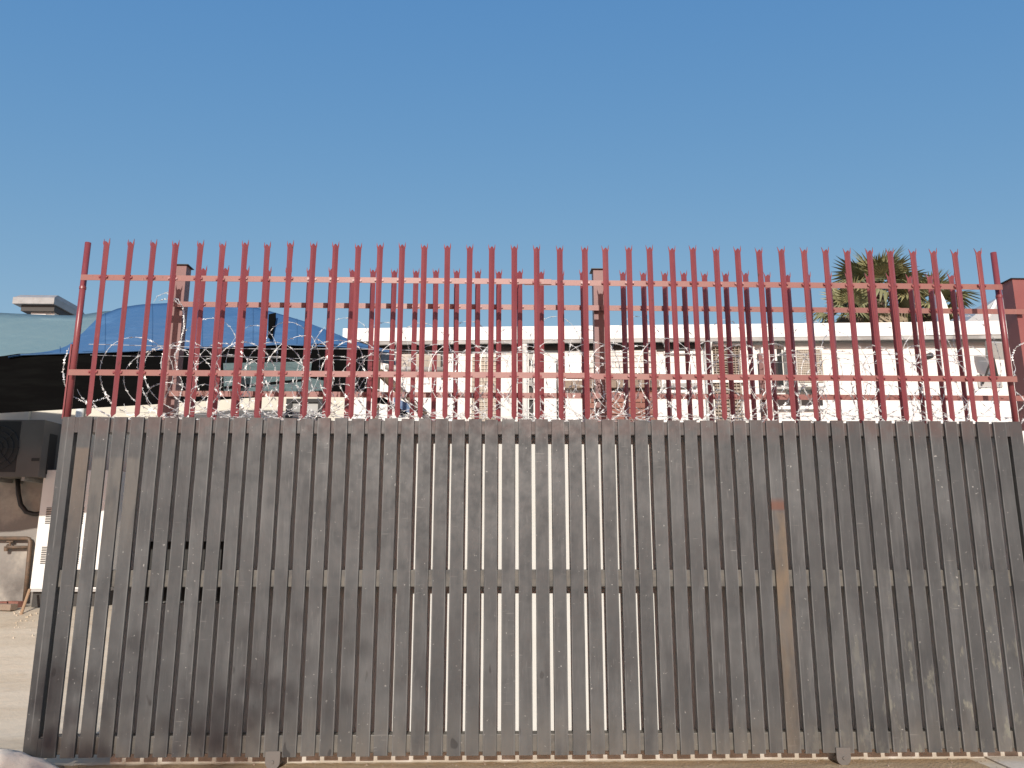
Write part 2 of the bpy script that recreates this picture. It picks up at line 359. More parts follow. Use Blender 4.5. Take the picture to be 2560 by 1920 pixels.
# ---- palisade pales: angle iron with a three pointed, splayed head
def pale_mesh(L, bolts):
    hw, dp, th = .0200, .0200, .0035
    m = MB()
    for sgn in (-1, 1):
        # (s across the flange, z, forward bend)
        pts = [(0, 0, 0), (1, .032, 0), (1, L-.085, 0), (1.18, L-.062, .004), (1.42, L-.040, .008), (1.46 if sgn < 0 else 1.36, L, -.004 if sgn < 0 else .012), (.80, L-.046, .006), (.40, L-.034, .006), (0, L-.030, .006)]
        fr = [Vector((sgn*s*hw, s*dp-fwd-(max(0, s-1)*dp), z)) for s, z, fwd in pts]
        if sgn > 0: fr = fr[::-1]
        n = len(fr); bk = [q+Vector((0, th*1.4, 0)) for q in fr]
        m.add(fr+bk, [tuple(range(n))[::-1], tuple(range(n, 2*n))]+[(i, (i+1) % n, n+(i+1) % n, n+i) for i in range(n)])
    for zb in bolts:
        for sgn in (-1, 1):
            x = sgn*.030
            m.tube([(x, .024, zb-.002), (x, .014, zb-.002)], .0075, 7)
            m.box(min(sgn*.018, sgn*.037), max(sgn*.018, sgn*.037), .0205, .0235, zb-.012, zb+.010)
    return m.mesh('pale')
ZR1, ZR2 = 3.6375, 2.856
PB = 2.497
PL = 3.964-PB
front_px = [c/3.319 for c in (882, 1078, 1268, 1453, 1660, 1845)]+[600+c/3.253 for c in (40, 222, 405, 596, 780, 960, 1141, 1322, 1500, 1690, 1864, 2044)] \
    + [1240+c/3.253 for c in (148, 332, 516, 718, 893, 1075, 1250, 1435, 1607, 1785, 1963, 2143)]+[1880+c/3.253 for c in (242, 420, 594, 770, 947, 1120, 1305, 1475, 1650, 1835)]
pm = pale_mesh(PL, (ZR1-PB, ZR2-PB)); rp = random.Random(2)
FRONTX = []
for u in front_px:
    X = at(u, 612, .02).x; FRONTX.append(X)
    o = part('pale', pm, RED, gate, (X, .013+rp.uniform(-.001, .001), PB+rp.uniform(-.008, .006)))
    o.rotation_euler = (0, rp.uniform(-.004, .004), rp.uniform(-.10, .10))
def angle_rail(x0, x1, y, zc, h=.047, d=.045, t=.004):
    g = MB(); z0, z1 = zc-h/2, zc+h/2
    return g.poly([(x0, y, z0), (x0, y+t, z0), (x0, y+t, z1-t), (x0, y+d, z1-t), (x0, y+d, z1), (x0, y, z1)], (x1-x0, 0, 0))
for zc in (ZR1, ZR2):
    a, b = (at(202, 692, .04).x, 7.535) if zc == ZR1 else (at(171, 931, .04).x, 7.555)
    mid = 3.62 if zc == ZR1 else 3.95
    part('palisade_rail', angle_rail(a, mid+.09, .0385, zc+.001), RED_FLAT, gate)
    part('palisade_rail', angle_rail(mid-.06, b, .0432, zc-.004), RED_FLAT, gate)
    g = MB(); g.box(mid-.10, mid+.16, .0345, .0380, zc-.020, zc+.0225); part('splice_plate', g, RED_FLAT, gate)
for x in ((at(222, 600, .112).x+at(168, 1040, .112).x)/2, (at(2485, 622, .112).x+at(2535, 1047, .112).x)/2):
    g = MB(); g.tube([(x, .112, GT-.012), (x, .112, 3.962)], .0235, 16); p_ = part('palisade_pole', g, RED_POLE, gate)
    for q in p_.data.polygons: q.use_smooth = len(q.vertices) == 4
    g = MB(); g.tube([(x, .112, ZR1-.075), (x, .112, ZR1-.055)], .0265, 16); part('pole_collar', g, RED_POLE, gate)
x = (at(222, 600, .112).x+at(168, 1040, .112).x)/2
g = MB(); g.box(x-.038, x-.026, .10, .125, 2.50, 3.10); part('hinge_strip', g, RED_POLE, gate)

# ================================================================== REAR PALISADE FENCE ON THE WALL
BD = -.082
fence = thing('palisade_fence', 'red palisade fence with box posts on top of the white boundary wall', 'fence', (4.2, .55, WZ))
BPB = PB+BD+.02
bm = pale_mesh(PL+.003, (ZR1+BD-BPB, ZR2+BD-BPB))
bx = [2.078+.1827*k for k in range(-7, 12)]+[x+.027 for x in FRONTX if x > 4.38 and x < 7.9]
for X in bx:
    o = part('pale', bm, RED, fence, (X, .448+rp.uniform(-.002, .002), BPB+rp.uniform(-.008, .006)))
    o.rotation_euler = (0, rp.uniform(-.004, .004), rp.uniform(-.08, .08))
for zc in (ZR1+BD, ZR2+BD):
    for a, b in ((.56, 4.24), (4.25, 8.02)):
        part('fence_rail', angle_rail(a, b, .4735, zc), RED_FLAT, fence)
for x0, w, y0 in ((.522, .10, .53), (4.192, .103, .53)):
    g = MB(); g.box(x0, x0+w,   .5205, .625, WZ-.02, 3.925)
    po = part('post', g, RED_POST, fence)
    g = MB(); g.box(x0-.018, x0+w+.018, .503, .643, 3.9255, 3.931); part('post_cap', g, CAP, po)
x = at(1900, 950, .58).x
g = MB(); g.box(x-.021, x+.021, .520, .562, WZ, 3.17); part('stub_post', g, RED_POST, fence)
gp = thing('gatepost', 'heavy red square gatepost with a black cap beside the gate end', 'post', (8.05, .6, 0))
g = MB(); g.box(7.974, 8.125, .5205, .67, 0, 3.874); part('post_body', g, RED_GATEPOST, gp)
g = MB(); g.box(7.955, 8.145, .505, .685, 3.8745, 3.881); part('post_cap', g, CAP, gp)

# ================================================================== RAZOR WIRE
def coil(name, label, x0, x1, y0, z0, ry, rz, pitch, seed, barb_gap, rx, core=.0019):
    r = random.Random(seed)
    t = thing(name, label, 'razor wire', (x0, y0, z0-rz), 'razor wire coils')
    pts = []; th = r.random()*6; x = x0; dth = .13
    j1 = 1.0; tgt = 1.0; tilt = 0; tt = 0; dz = 0; dzt = 0
    while x < x1:
        if r.random() < .03: tgt = r.uniform(.82, 1.08); tt = r.uniform(-.10, .10); dzt = r.uniform(-.035, .02)
        j1 += (tgt-j1)*.06; tilt += (tt-tilt)*.05; dz += (dzt-dz)*.05
        c, s = math.cos(th), math.sin(th)
        z = z0+dz+rz*j1*s
        pts.append(Vector((x+rx*j1*c+tilt*s, y0+ry*(.7*math.sin(.5*th)+.3*c), max(z, z0-rz*1.0))))
        th += dth; x += pitch*dth/(2*math.pi)
    g = MB(); g.tube(pts, core, 4); part('wire', g, GALV, t)
    g = MB(); acc = 0
    for i in range(1, len(pts)-1):
        acc += (pts[i]-pts[i-1]).length
        if acc < barb_gap: continue
        acc = 0; p = pts[i]; d = (pts[i+1]-pts[i-1]).normalized()
        n = d.cross(Vector((r.uniform(-1, 1), r.uniform(-1, 1), r.uniform(-1, 1)))).normalized(); b = d.cross(n)
        L, w = .0195*r.uniform(.8, 1.2), .0125
        e = b*.0008
        g.add([p-d*L+n*w, p-d*L*.25, p+n*.0055, p+d*L*.25, p+d*L+n*w, p+d*L-n*w, p+d*L*.25-n*.003, p-n*.0055, p-d*L*.25-n*.002, p-d*L-n*w],
              [(0, 1, 2), (1, 9, 8), (2, 3, 4), (3, 6, 5), (1, 8, 7, 6, 3, 2)])
        g.add([p-d*L*.7+b*w, p-d*.006, p+d*.006, p+d*L*.7-b*w], [(0, 1, 2), (1, 2, 3)])
    tag(part('barb', g, GALV, t), kind='stuff')
    return t
coil('razor_wire_coil', 'silvery razor wire coil running between the red palisade of the gate and the fence', .30, 7.42, .265, 2.86, .13, .335, .215, 5, .044, .31)
coil('razor_wire_coil', 'stretched razor wire coil of wide flat arcs hung behind the gate pales', .40, 7.35, .20, 2.80, .06, .29, .42, 29, .046, .44)
coil('razor_wire_coil', 'slack lower razor wire coil resting on the coping of the white wall', .5, 7.65, .30, 2.66, .11, .185, .24, 17, .044, .21)
coil('razor_wire_coil', 'tall thin razor wire coil looped against the sky behind the fence pales', .35, 8.1, 1.02, 3.14, .20, .47, .40, 9, .058, .36)
def wire_bundle(name, label, p0, p1, sag, seed, turns=0, rad=.0016, barbs=True):
    r = random.Random(seed); n = 60; pts = []
    for i in range(n+1):
        t = i/n; q = p0.lerp(p1, t); q = q+Vector((0, .006*math.sin(t*37), -sag*4*t*(1-t)+.006*math.sin(t*23+seed))); pts.append(q)
    g = MB(); g.tube(pts, rad, 5); return single(name, g, WIRE, label, 'wire')
wire_bundle('tension_wire', 'straight zinc tension wire threaded through the razor coil at half height', Vector((.03, .20, 3.12)), Vector((7.46, .20, 3.09)), .02, 1, rad=.0028)
wire_bundle('tension_wire', 'thin zinc wire just below the main tension wire', Vector((.03, .24, 3.05)), Vector((7.46, .24, 3.04)), .03, 4, rad=.0017)
wire_bundle('tension_wire', 'thin wire laid along the gate top through the lowest loops of razor wire', Vector((.3, .17, 2.56)), Vector((7.46, .17, 2.57)), .02, 8, rad=.0018)
# a bunched tangle of razor wire tied at the first post
def tangle(label, pts_px, Y, seed):
    r = random.Random(seed); pts = []
    for (u, v), (u2, v2) in zip(pts_px[:-1], pts_px[1:]):
        for k in range(8):
            t = k/8; pts.append(at(u+(u2-u)*t, v+(v2-v)*t, Y+.02*math.sin(len(pts)*.5))+Vector((r.uniform(-.004, .004), 0, r.uniform(-.004, .004))))
    t_ = thing('razor_wire_strand', label, 'razor wire', tuple(pts[-1]), 'loose razor wire strands')
    g = MB(); g.tube(pts, .002, 4); part('wire', g, GALV, t_)
    g = MB(); acc = 0
    for i in range(1, len(pts)-1):
        acc += (pts[i]-pts[i-1]).length
        if acc < .04: continue
        acc = 0; p = pts[i]; d = (pts[i+1]-pts[i-1]).normalized(); n = d.cross(Vector((r.uniform(-1, 1), -1, r.uniform(-1, 1)))).normalized()
        g.add([p-d*.016+n*.01, p, p-d*.016-n*.01, p+d*.016+n*.01, p+d*.016-n*.01], [(0, 1, 2), (1, 4, 3)])
    tag(part('barb', g, GALV, t_), kind='stuff')
tangle('razor wire strand hanging down the front of the first box post', [(398, 752), (430, 745), (455, 765), (462, 800), (458, 830), (448, 860), (436, 890), (445, 930), (458, 960), (448, 1000), (440, 1040)], .44, 3)
tangle('razor wire strand looping in a small arc beside the first box post', [(384, 756), (395, 740), (415, 732), (430, 742), (445, 748), (458, 770), (460, 810), (452, 850), (442, 885)], .42, 6)
tangle('razor wire bunch sagging around the second box post', [(1450, 830), (1470, 880), (1490, 920), (1505, 960), (1512, 990), (1500, 1020), (1488, 1042)], .40, 8)
tangle('razor wire loop hanging out past the round pole of the gate', [(172, 870), (162, 900), (158, 930), (160, 955), (170, 978), (190, 995), (220, 1008), (250, 1000), (275, 990)], .16, 12)
tangle('razor wire loop curling out towards the heavy gatepost', [(2500, 950), (2535, 940), (2538, 920), (2530, 890), (2540, 868), (2565, 855)], .32, 14)

# ================================================================== WHITE BUILDING
WO = -.20                      # wall plane lies this far behind the fascia
bld = thing('white_building', 'long low white building with a flat roof fascia behind the fence', 'building', tuple(fac(5, -3, .7)))
sL = fpx(861, 821, 0)[0]; zt = fpx(861, 821, 0)[1]; zb = fpx(1400, 848, 0)[1]
g = MB(); g.fbox(sL, 15, WO-.25, WO, .6, zb+.05); part('wall', g, WHITE, bld)
rf = MB(); rf.fbox(sL-.02, 15.2, -6, -.04, zb-.01, zt-.02); ro = part('roof', rf, SOFFIT, bld)
g = MB(); g.fbox(sL-.02, 8.05, -.036, 0, zb, zt); part('fascia', g, FASCIA, ro)
g = MB(); g.fbox(8.055, 15.2, -.036, .004, zb+.004, zt+.004); part('fascia', g, FASCIA, ro)
zg = zb-.05
g = MB(); g.fbox(sL+.4, 15.2, -.05, -.008, zg, zb-.003); part('gutter', g, GUTTER, ro)
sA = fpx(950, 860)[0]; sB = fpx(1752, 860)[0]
g = MB(); g.fbox(sA, sB, WO+.002, WO+.035, fpx(1400, 880)[1], zb-.03); part('eave_shade_strip', g, SOFFIT, bld)  # dark strip standing in for the soffit's shadow on the wall
# grey band, darker than the wall, under the soffit on the right stretch
s0 = fpx(1945, 860)[0]
g = MB(); g.fbox(s0, 15, WO+.002, WO+.03, fpx(2100, 868)[1], zb-.02); part('wall_band', g, BAND, bld)
def px_box(name, u0, v0, u1, v1, front, back, mat, parent, ext=None):
    a, z1 = fpx(u0, v0, front); b, z0 = fpx(u1, v1, front)
    if ext is not None: z0 = ext
    g = MB(); g.fbox(a, b, back, front, z0, z1); return part(name, g, mat, parent), (a, b, z0, z1)
def grille(parent, a, b, z0, z1, off, nx_, nz_, mat, r=.004):
    g = MB()
    for i in range(nx_+1):
        s = a+(b-a)*i/nx_; g.fbox(s-r, s+r, off, off+.006, z0, z1)
    for k in range(nz_+1):
        z = z0+(z1-z0)*k/nz_; g.fbox(a, b, off+.007, off+.013, z-r, z+r)
    return tag(part('grille', g, mat, parent), kind='stuff')
# stained plaster bay with a conduit below it
_w = Mat('stained plaster', (.50, .455, .385), .85); _w.mix(_w.noise(6, .4, .65, (1, 1, .5), detail=6), (.24, .205, .165), .8); STAINED = _w.m
px_box('plaster_bay', 985, 888, 1108, 918, WO+.06, WO+.001, STAINED, bld)
a, z = fpx(968, 925); b, _ = fpx(1112, 925)
g = MB(); g.tube([fac(a, WO+.10, z+.02), fac(a+.12, WO+.11, z-.01), fac(b, WO+.10, z-.02)], .035, 12); part('conduit', g, GUTTER, bld, None, True)
for u0, u1 in ((972, 980), (1102, 1110)):
    px_box('bracket', u0, 880, u1, 940, WO+.09, WO+.001, DARK, bld)
px_box('wall_panel', 1128, 884, 1150, 1046, WO+.05, WO+.001, CAB, bld, 2.3)
# downpipes
for u, r, o in ((1312, .04, .05), (1766, .05, .06)):
    s, zz = fpx(u, 870)
    g = MB(); g.tube([fac(s, -.03, zb-.04), fac(s, WO+o+.02, zb-.12), fac(s, WO+o, zb-.2), fac(s, WO+o, .75)], r, 14)
    part('downpipe', g, PVC, bld, None, True)
px_box('meter_recess', 1322, 868, 1334, 1046, WO+.012, WO+.001, DARK, bld, 2.4)
for k, v in enumerate((885, 915, 950, 985)):
    px_box('meter_box', 1322+(k % 2), v, 1333, v+14, WO+.05, WO+.013, GUTTER, bld)
px_box('panel_joint', 1390, 900, 1396, 1046, WO+.006, WO+.001, DARK, bld, 2.4)
px_box('wall_panel', 1400, 878, 1452, 951, WO+.03, WO+.001, CAB, bld)
# brickwork bay: white painted above the sill, red face brick below
def brick_panel(u0, v0, u1, v1, mat, name, zlow=None):
    a, z1 = fpx(u0, v0); b, z0 = fpx(u1, v1)
    if zlow: z0 = zlow
    g = MB(); g.fbox(a, b, WO+.001, WO+.030, z0, z1); pn = part(name, g, MORTAR if mat is BRICK_R else BRICK_W, bld)
    bw_, bh, j = .222, .073, .011; row = 0; z = z1-bh
    me = {}
    while z > z0-.001:
        x = a-(bw_/2 if row % 2 else 0)
        while x < b-.02:
            p0, p1 = max(a, x), min(b, x+bw_)
            if p1-p0 > .03:
                w = round(p1-p0, 3)
                if w not in me:
                    m = MB(); m.box(-w/2, w/2, 0, .030, 0, bh); m.v = [tuple(FE*q[0]+FN*q[1]+Vector((0, 0, q[2]))) for q in m.v]; me[w] = m.mesh('brick')
                part('brick', me[w], mat, pn, fac((p0+p1)/2, WO+.0305+random.uniform(0, .004), z))
            x += bw_+j
        z -= bh+j; row += 1
brick_panel(1455, 880, 1642, 948, BRICK_W, 'painted_brickwork')
brick_panel(1455, 980, 1642, 1048, BRICK_R, 'red_brickwork', 2.6)
a, z1 = fpx(1400, 952, WO+.16); b, z0 = fpx(1655, 968, WO+.16)
n = 9
for i in range(n):
    g = MB(); w = (b-a)/n; g.fbox(a+i*w+.003, a+(i+1)*w-.003, WO+.001, WO+.16+random.uniform(0, .006), z0, z1); part('sill_stone', g, STONE, bld)
px_box('window_sill', 1660, 958, 1745, 968, WO+.12, WO+.001, GUTTER, bld)
px_box('window_frame', 1660, 878, 1745, 884, WO+.05, WO+.001, FASCIA, bld)
px_box('step_ledge', 1655, 975, 1745, 981, WO+.10, WO+.001, FASCIA, bld)
# louvred window with brown mesh
def louvre(u0, v0, u1, v1, rows, zlow=None):
    a, z1 = fpx(u0, v0); b, z0 = fpx(u1, v1)
    if zlow: z0 = zlow
    w = thing  # keep flat: parts only
    g = MB(); g.fbox(a, b, WO+.001, WO+.010, z0, z1); wp = part('window', g, MESHB, bld)
    h = (z1-z0)/rows
    for i in range(rows):
        zc = z0+(i+.5)*h; g = MB()
        g.hexa([fac(a, WO+.045, zc-h*.42), fac(b, WO+.045, zc-h*.42), fac(b, WO+.012, zc+h*.30), fac(a, WO+.012, zc+h*.30),
                fac(a, WO+.049, zc-h*.36), fac(b, WO+.049, zc-h*.36), fac(b, WO+.016, zc+h*.36), fac(a, WO+.016, zc+h*.36)])
        part('louvre_slat', g, MESHB, wp)
    for q in range(7):
        s = a+(b-a)*(q+.5)/7; g = MB(); g.fbox(s-.004, s+.004, WO+.052, WO+.06, z0, z1); part('bar', g, MESHB, wp)
    return a, b, z0, z1
louvre(1781, 866, 1853, 944, 13); louvre(1785, 958, 1858, 1046, 14, 3.0)
for q in ((1774, 855, 1862, 864), (1775, 945, 1862, 956)):
    px_box('window_frame', *q, WO+.075, WO+.001, FASCIA, bld)
px_box('window_frame', 1774, 856, 1780, 1046, WO+.07, WO+.001, FASCIA, bld, 2.9)
px_box('pillar', 1866, 852, 1876, 1046, WO+.09, WO+.001, FASCIA, bld, 2.3)
px_box('pillar', 1908, 868, 1914, 1046, WO+.09, WO+.001, FASCIA, bld, 2.3)
px_box('pillar', 1886, 866, 1892, 1046, WO+.07, WO+.001, FASCIA, bld, 2.3)
px_box('window', 1878, 870, 1885, 1046, WO+.012, WO+.001, GLASS, bld, 2.3)
wp, _ = px_box('window', 1926, 872, 1960, 966, WO+.012, WO+.001, GLASS, bld)
px_box('window_frame', 1960, 868, 1972, 970, WO+.06, WO+.001, FASCIA, wp)
px_box('window_frame', 1936, 873, 1943, 902, WO+.05, WO+.013, FASCIA, wp)
px_box('window_sill', 1922, 967, 1975, 972, WO+.09, WO+.001, GUTTER, wp)
wp, _ = px_box('window', 1940, 992, 2058, 1014, WO+.012, WO+.001, GLASS, bld)
px_box('window_sill', 1936, 1015, 2064, 1022, WO+.08, WO+.001, FASCIA, wp)
px_box('window_mullion', 2000, 992, 2004, 1014, WO+.03, WO+.013, GUTTER, wp)
# wall mounted air conditioners on the white building
def aircon(label, u0, v0, u1, v1, gu0, gu1, depth, nx_, nz_, zlow=None):
    a, z1 = fpx(u0, v0, WO+depth); b, z0 = fpx(u1, v1, WO+depth)
    if zlow: z0 = zlow
    t = thing('air_conditioner', label, 'air conditioner', tuple(fac((a+b)/2, WO+depth/2, z0)), 'outdoor air conditioners')
    g = MB(); g.fbox(a, b, WO+.004, WO+depth, z0, z1); part('casing', g, ACM, t)
    ga, _ = fpx(gu0, v0, WO+depth); gb, _ = fpx(gu1, v0, WO+depth)
    zz0, zz1 = z0+.06, z1-.03
    g = MB(); g.fbox(ga, gb, WO+depth+.0005, WO+depth+.002, zz0, zz1); part('coil_fins', g, MESHB, t)
    grille(t, ga, gb, zz0, zz1, WO+depth+.004, nx_, nz_, GRILLE)
    for s in (a+.08, b-.08):
        g = MB(); g.fbox(s-.02, s+.02, WO+.002, WO+depth+.02, z0-.05, z0-.003); part('bracket', g, GUTTER, t)
    g = MB(); g.fbox(a-.006, b+.006, WO+.003, WO+depth+.008, z1+.0005, z1+.014); part('lid', g, ACM, t)
aircon('tall cream air conditioner with a square mesh grille beside the white downpipe', 1152, 888, 1284, 1046, 1181, 1243, .32, 8, 22, 2.72)
aircon('squat cream air conditioner with a fine mesh grille next to the dark window', 1974, 870, 2066, 966, 1990, 2052, .30, 14, 18)
# security camera on the bare wall
s, z = fpx(2322, 890, WO+.15)
sc = thing('security_camera', 'small dark security camera on a short arm on the bare white wall', 'camera', tuple(fac(s-.04, WO, z-.1)))
g = MB(); g.fbox(s-.075, s-.03, WO+.002, WO+.03, z-.14, z-.04); part('mount', g, GUTTER, sc)
g = MB(); g.tube([fac(s-.05, WO+.031, z-.08), fac(s-.04, WO+.13, z-.055)], .012, 8); part('arm', g, GUTTER, sc)
g = MB(); g.tube([fac(s-.01, WO+.06, z), fac(s+.005, WO+.20, z-.005)], .042, 14); part('housing', g, SOFFIT, sc, None, True)
g = MB(); g.tube([fac(s+.005, WO+.2005, z-.005), fac(s+.0055, WO+.206, z-.0052)], .026, 14); part('lens', g, GLASS, sc)
# floodlight on a bracket near the gatepost
s, z = fpx(2494, 872, WO+.35)
fl = thing('floodlight', 'grey floodlight on a steel strut bracket near the heavy gatepost', 'floodlight', tuple(fac(s, WO, z-.3)))
g = MB(); g.hexa([fac(s-.10, WO+.30, z-.12), fac(s+.10, WO+.30, z-.14), fac(s+.10, WO+.22, z-.12), fac(s-.10, WO+.22, z-.10), fac(s-.12, WO+.42, z+.07), fac(s+.10, WO+.42, z+.06), fac(s+.10, WO+.30, z+.11), fac(s-.12, WO+.30, z+.12)])
part('lamp_head', g, GUTTER, fl)
g = MB(); g.tube([fac(s-.05, WO+.30, z-.11), fac(s+.14, WO+.02, z-.32)], .022, 8); part('strut', g, SOFFIT, fl)
g = MB(); g.tube([fac(s-.06, WO+.30, z-.11), fac(s-.08, WO+.05, z-.42)], .014, 8); part('strut', g, SOFFIT, fl)
g = MB(); g.fbox(s-.12, s+.2, WO+.002, WO+.02, z-.46, z-.28); part('base_plate', g, GUTTER, fl)

# ================================================================== LEFT: SIDE BUILDING, CANOPY, VENT
YW = 4.63
sb = thing('side_building', 'cream plastered building with darker lower wall behind the blue canopy', 'building', (-2, 5.5, .7))
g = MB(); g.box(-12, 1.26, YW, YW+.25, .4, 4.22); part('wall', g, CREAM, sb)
g = MB(); g.box(-12, 1.0, YW+.26, 9, 4.08, 4.22); part('roof', g, GUTTER, sb)
p0 = at(66, 1028, YW); g = MB(); g.box(p0.x, p0.x+.07, YW-.05, YW-.002, 2.3, 4.5); part('pilaster', g, CREAM, sb)
p0 = at(206, 1026, YW); g = MB(); g.tube([(p0.x, YW-.06, .75), (p0.x, YW-.06, 4.4)], .05, 12); part('downpipe', g, PVC, sb, None, True)
wa, wb = at(727, 1005, YW), at(800, 1060, YW)
g = MB(); g.box(wa.x, wb.x, YW-.014, YW-.002, wb.z-.5, wa.z); wp = part('window', g, GUTTER, sb)
for x0, x1, z0, z1 in ((wa.x-.05, wa.x+.03, wb.z-.5, wa.z+.04), (wb.x-.03, wb.x+.05, wb.z-.5, wa.z+.04), (wa.x+.031, wb.x-.031, wa.z-.01, wa.z+.04)):
    g = MB(); g.box(x0, x1, YW-.05, YW-.015, z0, z1); part('window_frame', g, DARK, wp)

# canopy: blue arched tarpaulin in front of a teal one, black shade net hanging below
YC, YR = 2.17, 2.60
can = thing('canopy', 'blue arched tarpaulin canopy with a black shade net hanging from its edge', 'canopy', tuple(at(300, 1030, YC)))
def interp(tab, u):
    for (a, b), (c, d) in zip(tab[:-1], tab[1:]):
        if u <= c: return b+(d-b)*(u-a)/(c-a)
    return tab[-1][1]
TOP = [(20, 888), (58, 880), (130, 845), (200, 812), (250, 788), (300, 769), (350, 761), (430, 757), (560, 758), (640, 768), (700, 785), (760, 803), (820, 826), (870, 847), (930, 866), (985, 879)]
EAVE = [(20, 892), (58, 886), (300, 878), (520, 868), (700, 860), (820, 862), (900, 868), (985, 881)]
def canopy_sheet(u0, u1, n, k, top, eave, yc, yr, bulge):
    g = MB()
    for i in range(n+1):
        u = u0+(u1-u0)*i/n; b = at(u, interp(eave, u), yc); t = at(u, interp(top, u), yr); h = max(0.0, t.z-b.z)
        for j in range(k+1):
            s = j/k; q = b.lerp(t, s); q.z += bulge*h*math.sin(math.pi*s); g.v.append(tuple(q))
        bk = Vector((t.x, yr+.35, b.z+h*.35)); g.v.append(tuple(bk))
    m = k+2
    g.f = [(i*m+j, (i+1)*m+j, (i+1)*m+j+1, i*m+j+1) for i in range(n) for j in range(m-1)]
    n0 = len(g.v); g.v += [(a, b+.004, c-.010) for a, b, c in g.v]; g.f += [tuple(q+n0 for q in f)[::-1] for f in g.f]
    return g
part('blue_tarpaulin', canopy_sheet(20, 985, 60, 8, TOP, EAVE, YC, YR, .10), BLUE, can, None, True)
TT = [(-700, 700), (-300, 755), (0, 782), (90, 786), (190, 789), (260, 778), (330, 775), (420, 790), (500, 800)]; TE = [(-700, 930), (0, 893), (60, 884), (500, 872)]
for us in (150, 262, 380, 505, 632, 742, 850):
    g = MB(); pp = []
    for j in range(9):
        b_ = at(us, interp(EAVE, us), YC); t_ = at(us, interp(TOP, us), YR); h_ = max(0.0, t_.z-b_.z); q = b_.lerp(t_, j/8); q.z += .10*h_*math.sin(math.pi*j/8); pp.append(q+Vector((0, -.003, .003)))
    g.tube(pp, .004, 6); part('seam', g, BLUE, can)
part('teal_tarpaulin', canopy_sheet(-700, 420, 50, 6, TT, TE, YC+.03, YR+.05, .04), TEAL, can, None, True)
NETB = [(-700, 1085), (-60, 1037), (0, 1033), (160, 1024), (440, 1008), (600, 996), (720, 990), (880, 991), (937, 997)]
g = MB(); n = 90
for i in range(n+1):
    u = -700+(937+700)*i/n; e = interp(TE, u) if u < 58 else interp(EAVE, u)
    for j in range(9):
        v = (e-2)+(interp(NETB, u)-e+2)*j/8; q = at(u, v, YC+.012+.012*math.sin(u*.045)+.008*math.sin(j*.8+u*.02)); g.v.append(tuple(q))
g.f = [(i*9+j, (i+1)*9+j, (i+1)*9+j+1, i*9+j+1) for i in range(n) for j in range(8)]
part('shade_net', g, NET, can, None, True)
g = MB(); pts = [at(558, 908, YC-.03), at(700, 905, YC-.03), at(780, 904, YC-.03), at(775, 945, YC-.03), at(812, 952, YC-.03), at(810, 976, YC-.03), at(690, 980, YC-.03), at(560, 986, YC-.03)]
g.poly(pts, (0, .012, 0)); part('teal_patch', g, TEAL_D, can)
g = MB(); g.poly([at(560, 966, YC-.045), at(760, 947, YC-.045), at(764, 951, YC-.045), at(560, 972, YC-.045)], (0, .006, 0)); part('seam_strap', g, NET, can)
g = MB(); g.poly([at(672, 786, YR-.20), at(690, 782, YR-.19), at(690, 800, YR-.24), at(680, 850, YC-.02), at(670, 845, YC-.02)], (0, -.008, .0)); part('repair_strip', g, NET, can)
g = MB(); g.tube([at(52, 887, YC-.01), at(300, 879, YC-.012), at(520, 869, YC-.012), at(700, 861, YC-.012), at(900, 869, YC-.012), at(985, 882, YC-.012)], .009, 8); part('eave_rope', g, BLUE, can)
g = MB(); g.tube([at(948, 930, 2.3), at(1078, 1050, 2.3)], .045, 12); g.tube([at(1078, 1050, 2.3), at(1150, 1120, 2.3)], .045, 12); part('strut', g, PIPE, can, None, True)
g = MB(); g.poly([at(935, 992, 2.24), at(960, 994, 2.24), at(1035, 1044, 2.24), at(1010, 1044, 2.24), at(965, 1012, 2.24), at(930, 1004, 2.24)], (0, .01, 0)); part('net_hem', g, NET, can)
g = MB(); g.poly([at(984, 992, 2.27), at(1028, 1012, 2.27), at(1028, 1032, 2.27), at(1006, 1030, 2.27), at(984, 1012, 2.27)], (0, .01, 0)); part('tarpaulin_flap', g, BLUE, can)
for u in (-560, 945):
    q = at(u, 880, YC+.10); g = MB(); g.tube([(q.x, q.y, terrain(q.x, q.y)), (q.x, q.y, q.z)], .035, 10); part('canopy_leg', g, PIPE, can)

# roof vent box behind the teal tarpaulin
YV = 6.2
a = at(30, 762, YV); b = at(134, 762, YV); c = at(190, 776, YV+.9)
zt_, zm_, zb_ = at(80, 732, YV).z, at(80, 738, YV).z, at(80, 762, YV).z
vt = thing('roof_vent', 'weathered metal mushroom roof vent sticking up beyond the teal tarpaulin', 'roof vent', ((a.x+b.x)/2, YV+.4, 4.22))
x0, x1, y0, y1 = a.x, b.x, YV, YV+.95
h_ = zt_-zb_
g = MB(); ch = .12; zlow = zb_+h_*.10
g.add([(x0, y0, zlow), (x1, y0, zlow), (x1, y1, zlow), (x0, y1, zlow), (x0, y0, zb_+h_*.62), (x1, y0, zb_+h_*.62), (x1, y1, zb_+h_*.62), (x0, y1, zb_+h_*.62),
       (x0+.04, y0+ch, zt_), (x1-.02, y0+ch, zt_), (x1-.02, y1-ch, zt_), (x0+.04, y1-ch, zt_)],
      [(3, 2, 1, 0), (0, 1, 5, 4), (1, 2, 6, 5), (2, 3, 7, 6), (3, 0, 4, 7), (4, 5, 9, 8), (5, 6, 10, 9), (6, 7, 11, 10), (7, 4, 8, 11), (8, 9, 10, 11)])
part('hood', g, VENT, vt)
g = MB(); g.box(x0+.10, x1-.03, y0+.08, y1-.08, zlow-.10, zlow-.002); part('skirt', g, VENTD, vt)
g = MB(); g.box(x0+.22, x1-.06, y0+.16, y1-.16, 4.221, zlow-.102); part('duct', g, ACM, vt)
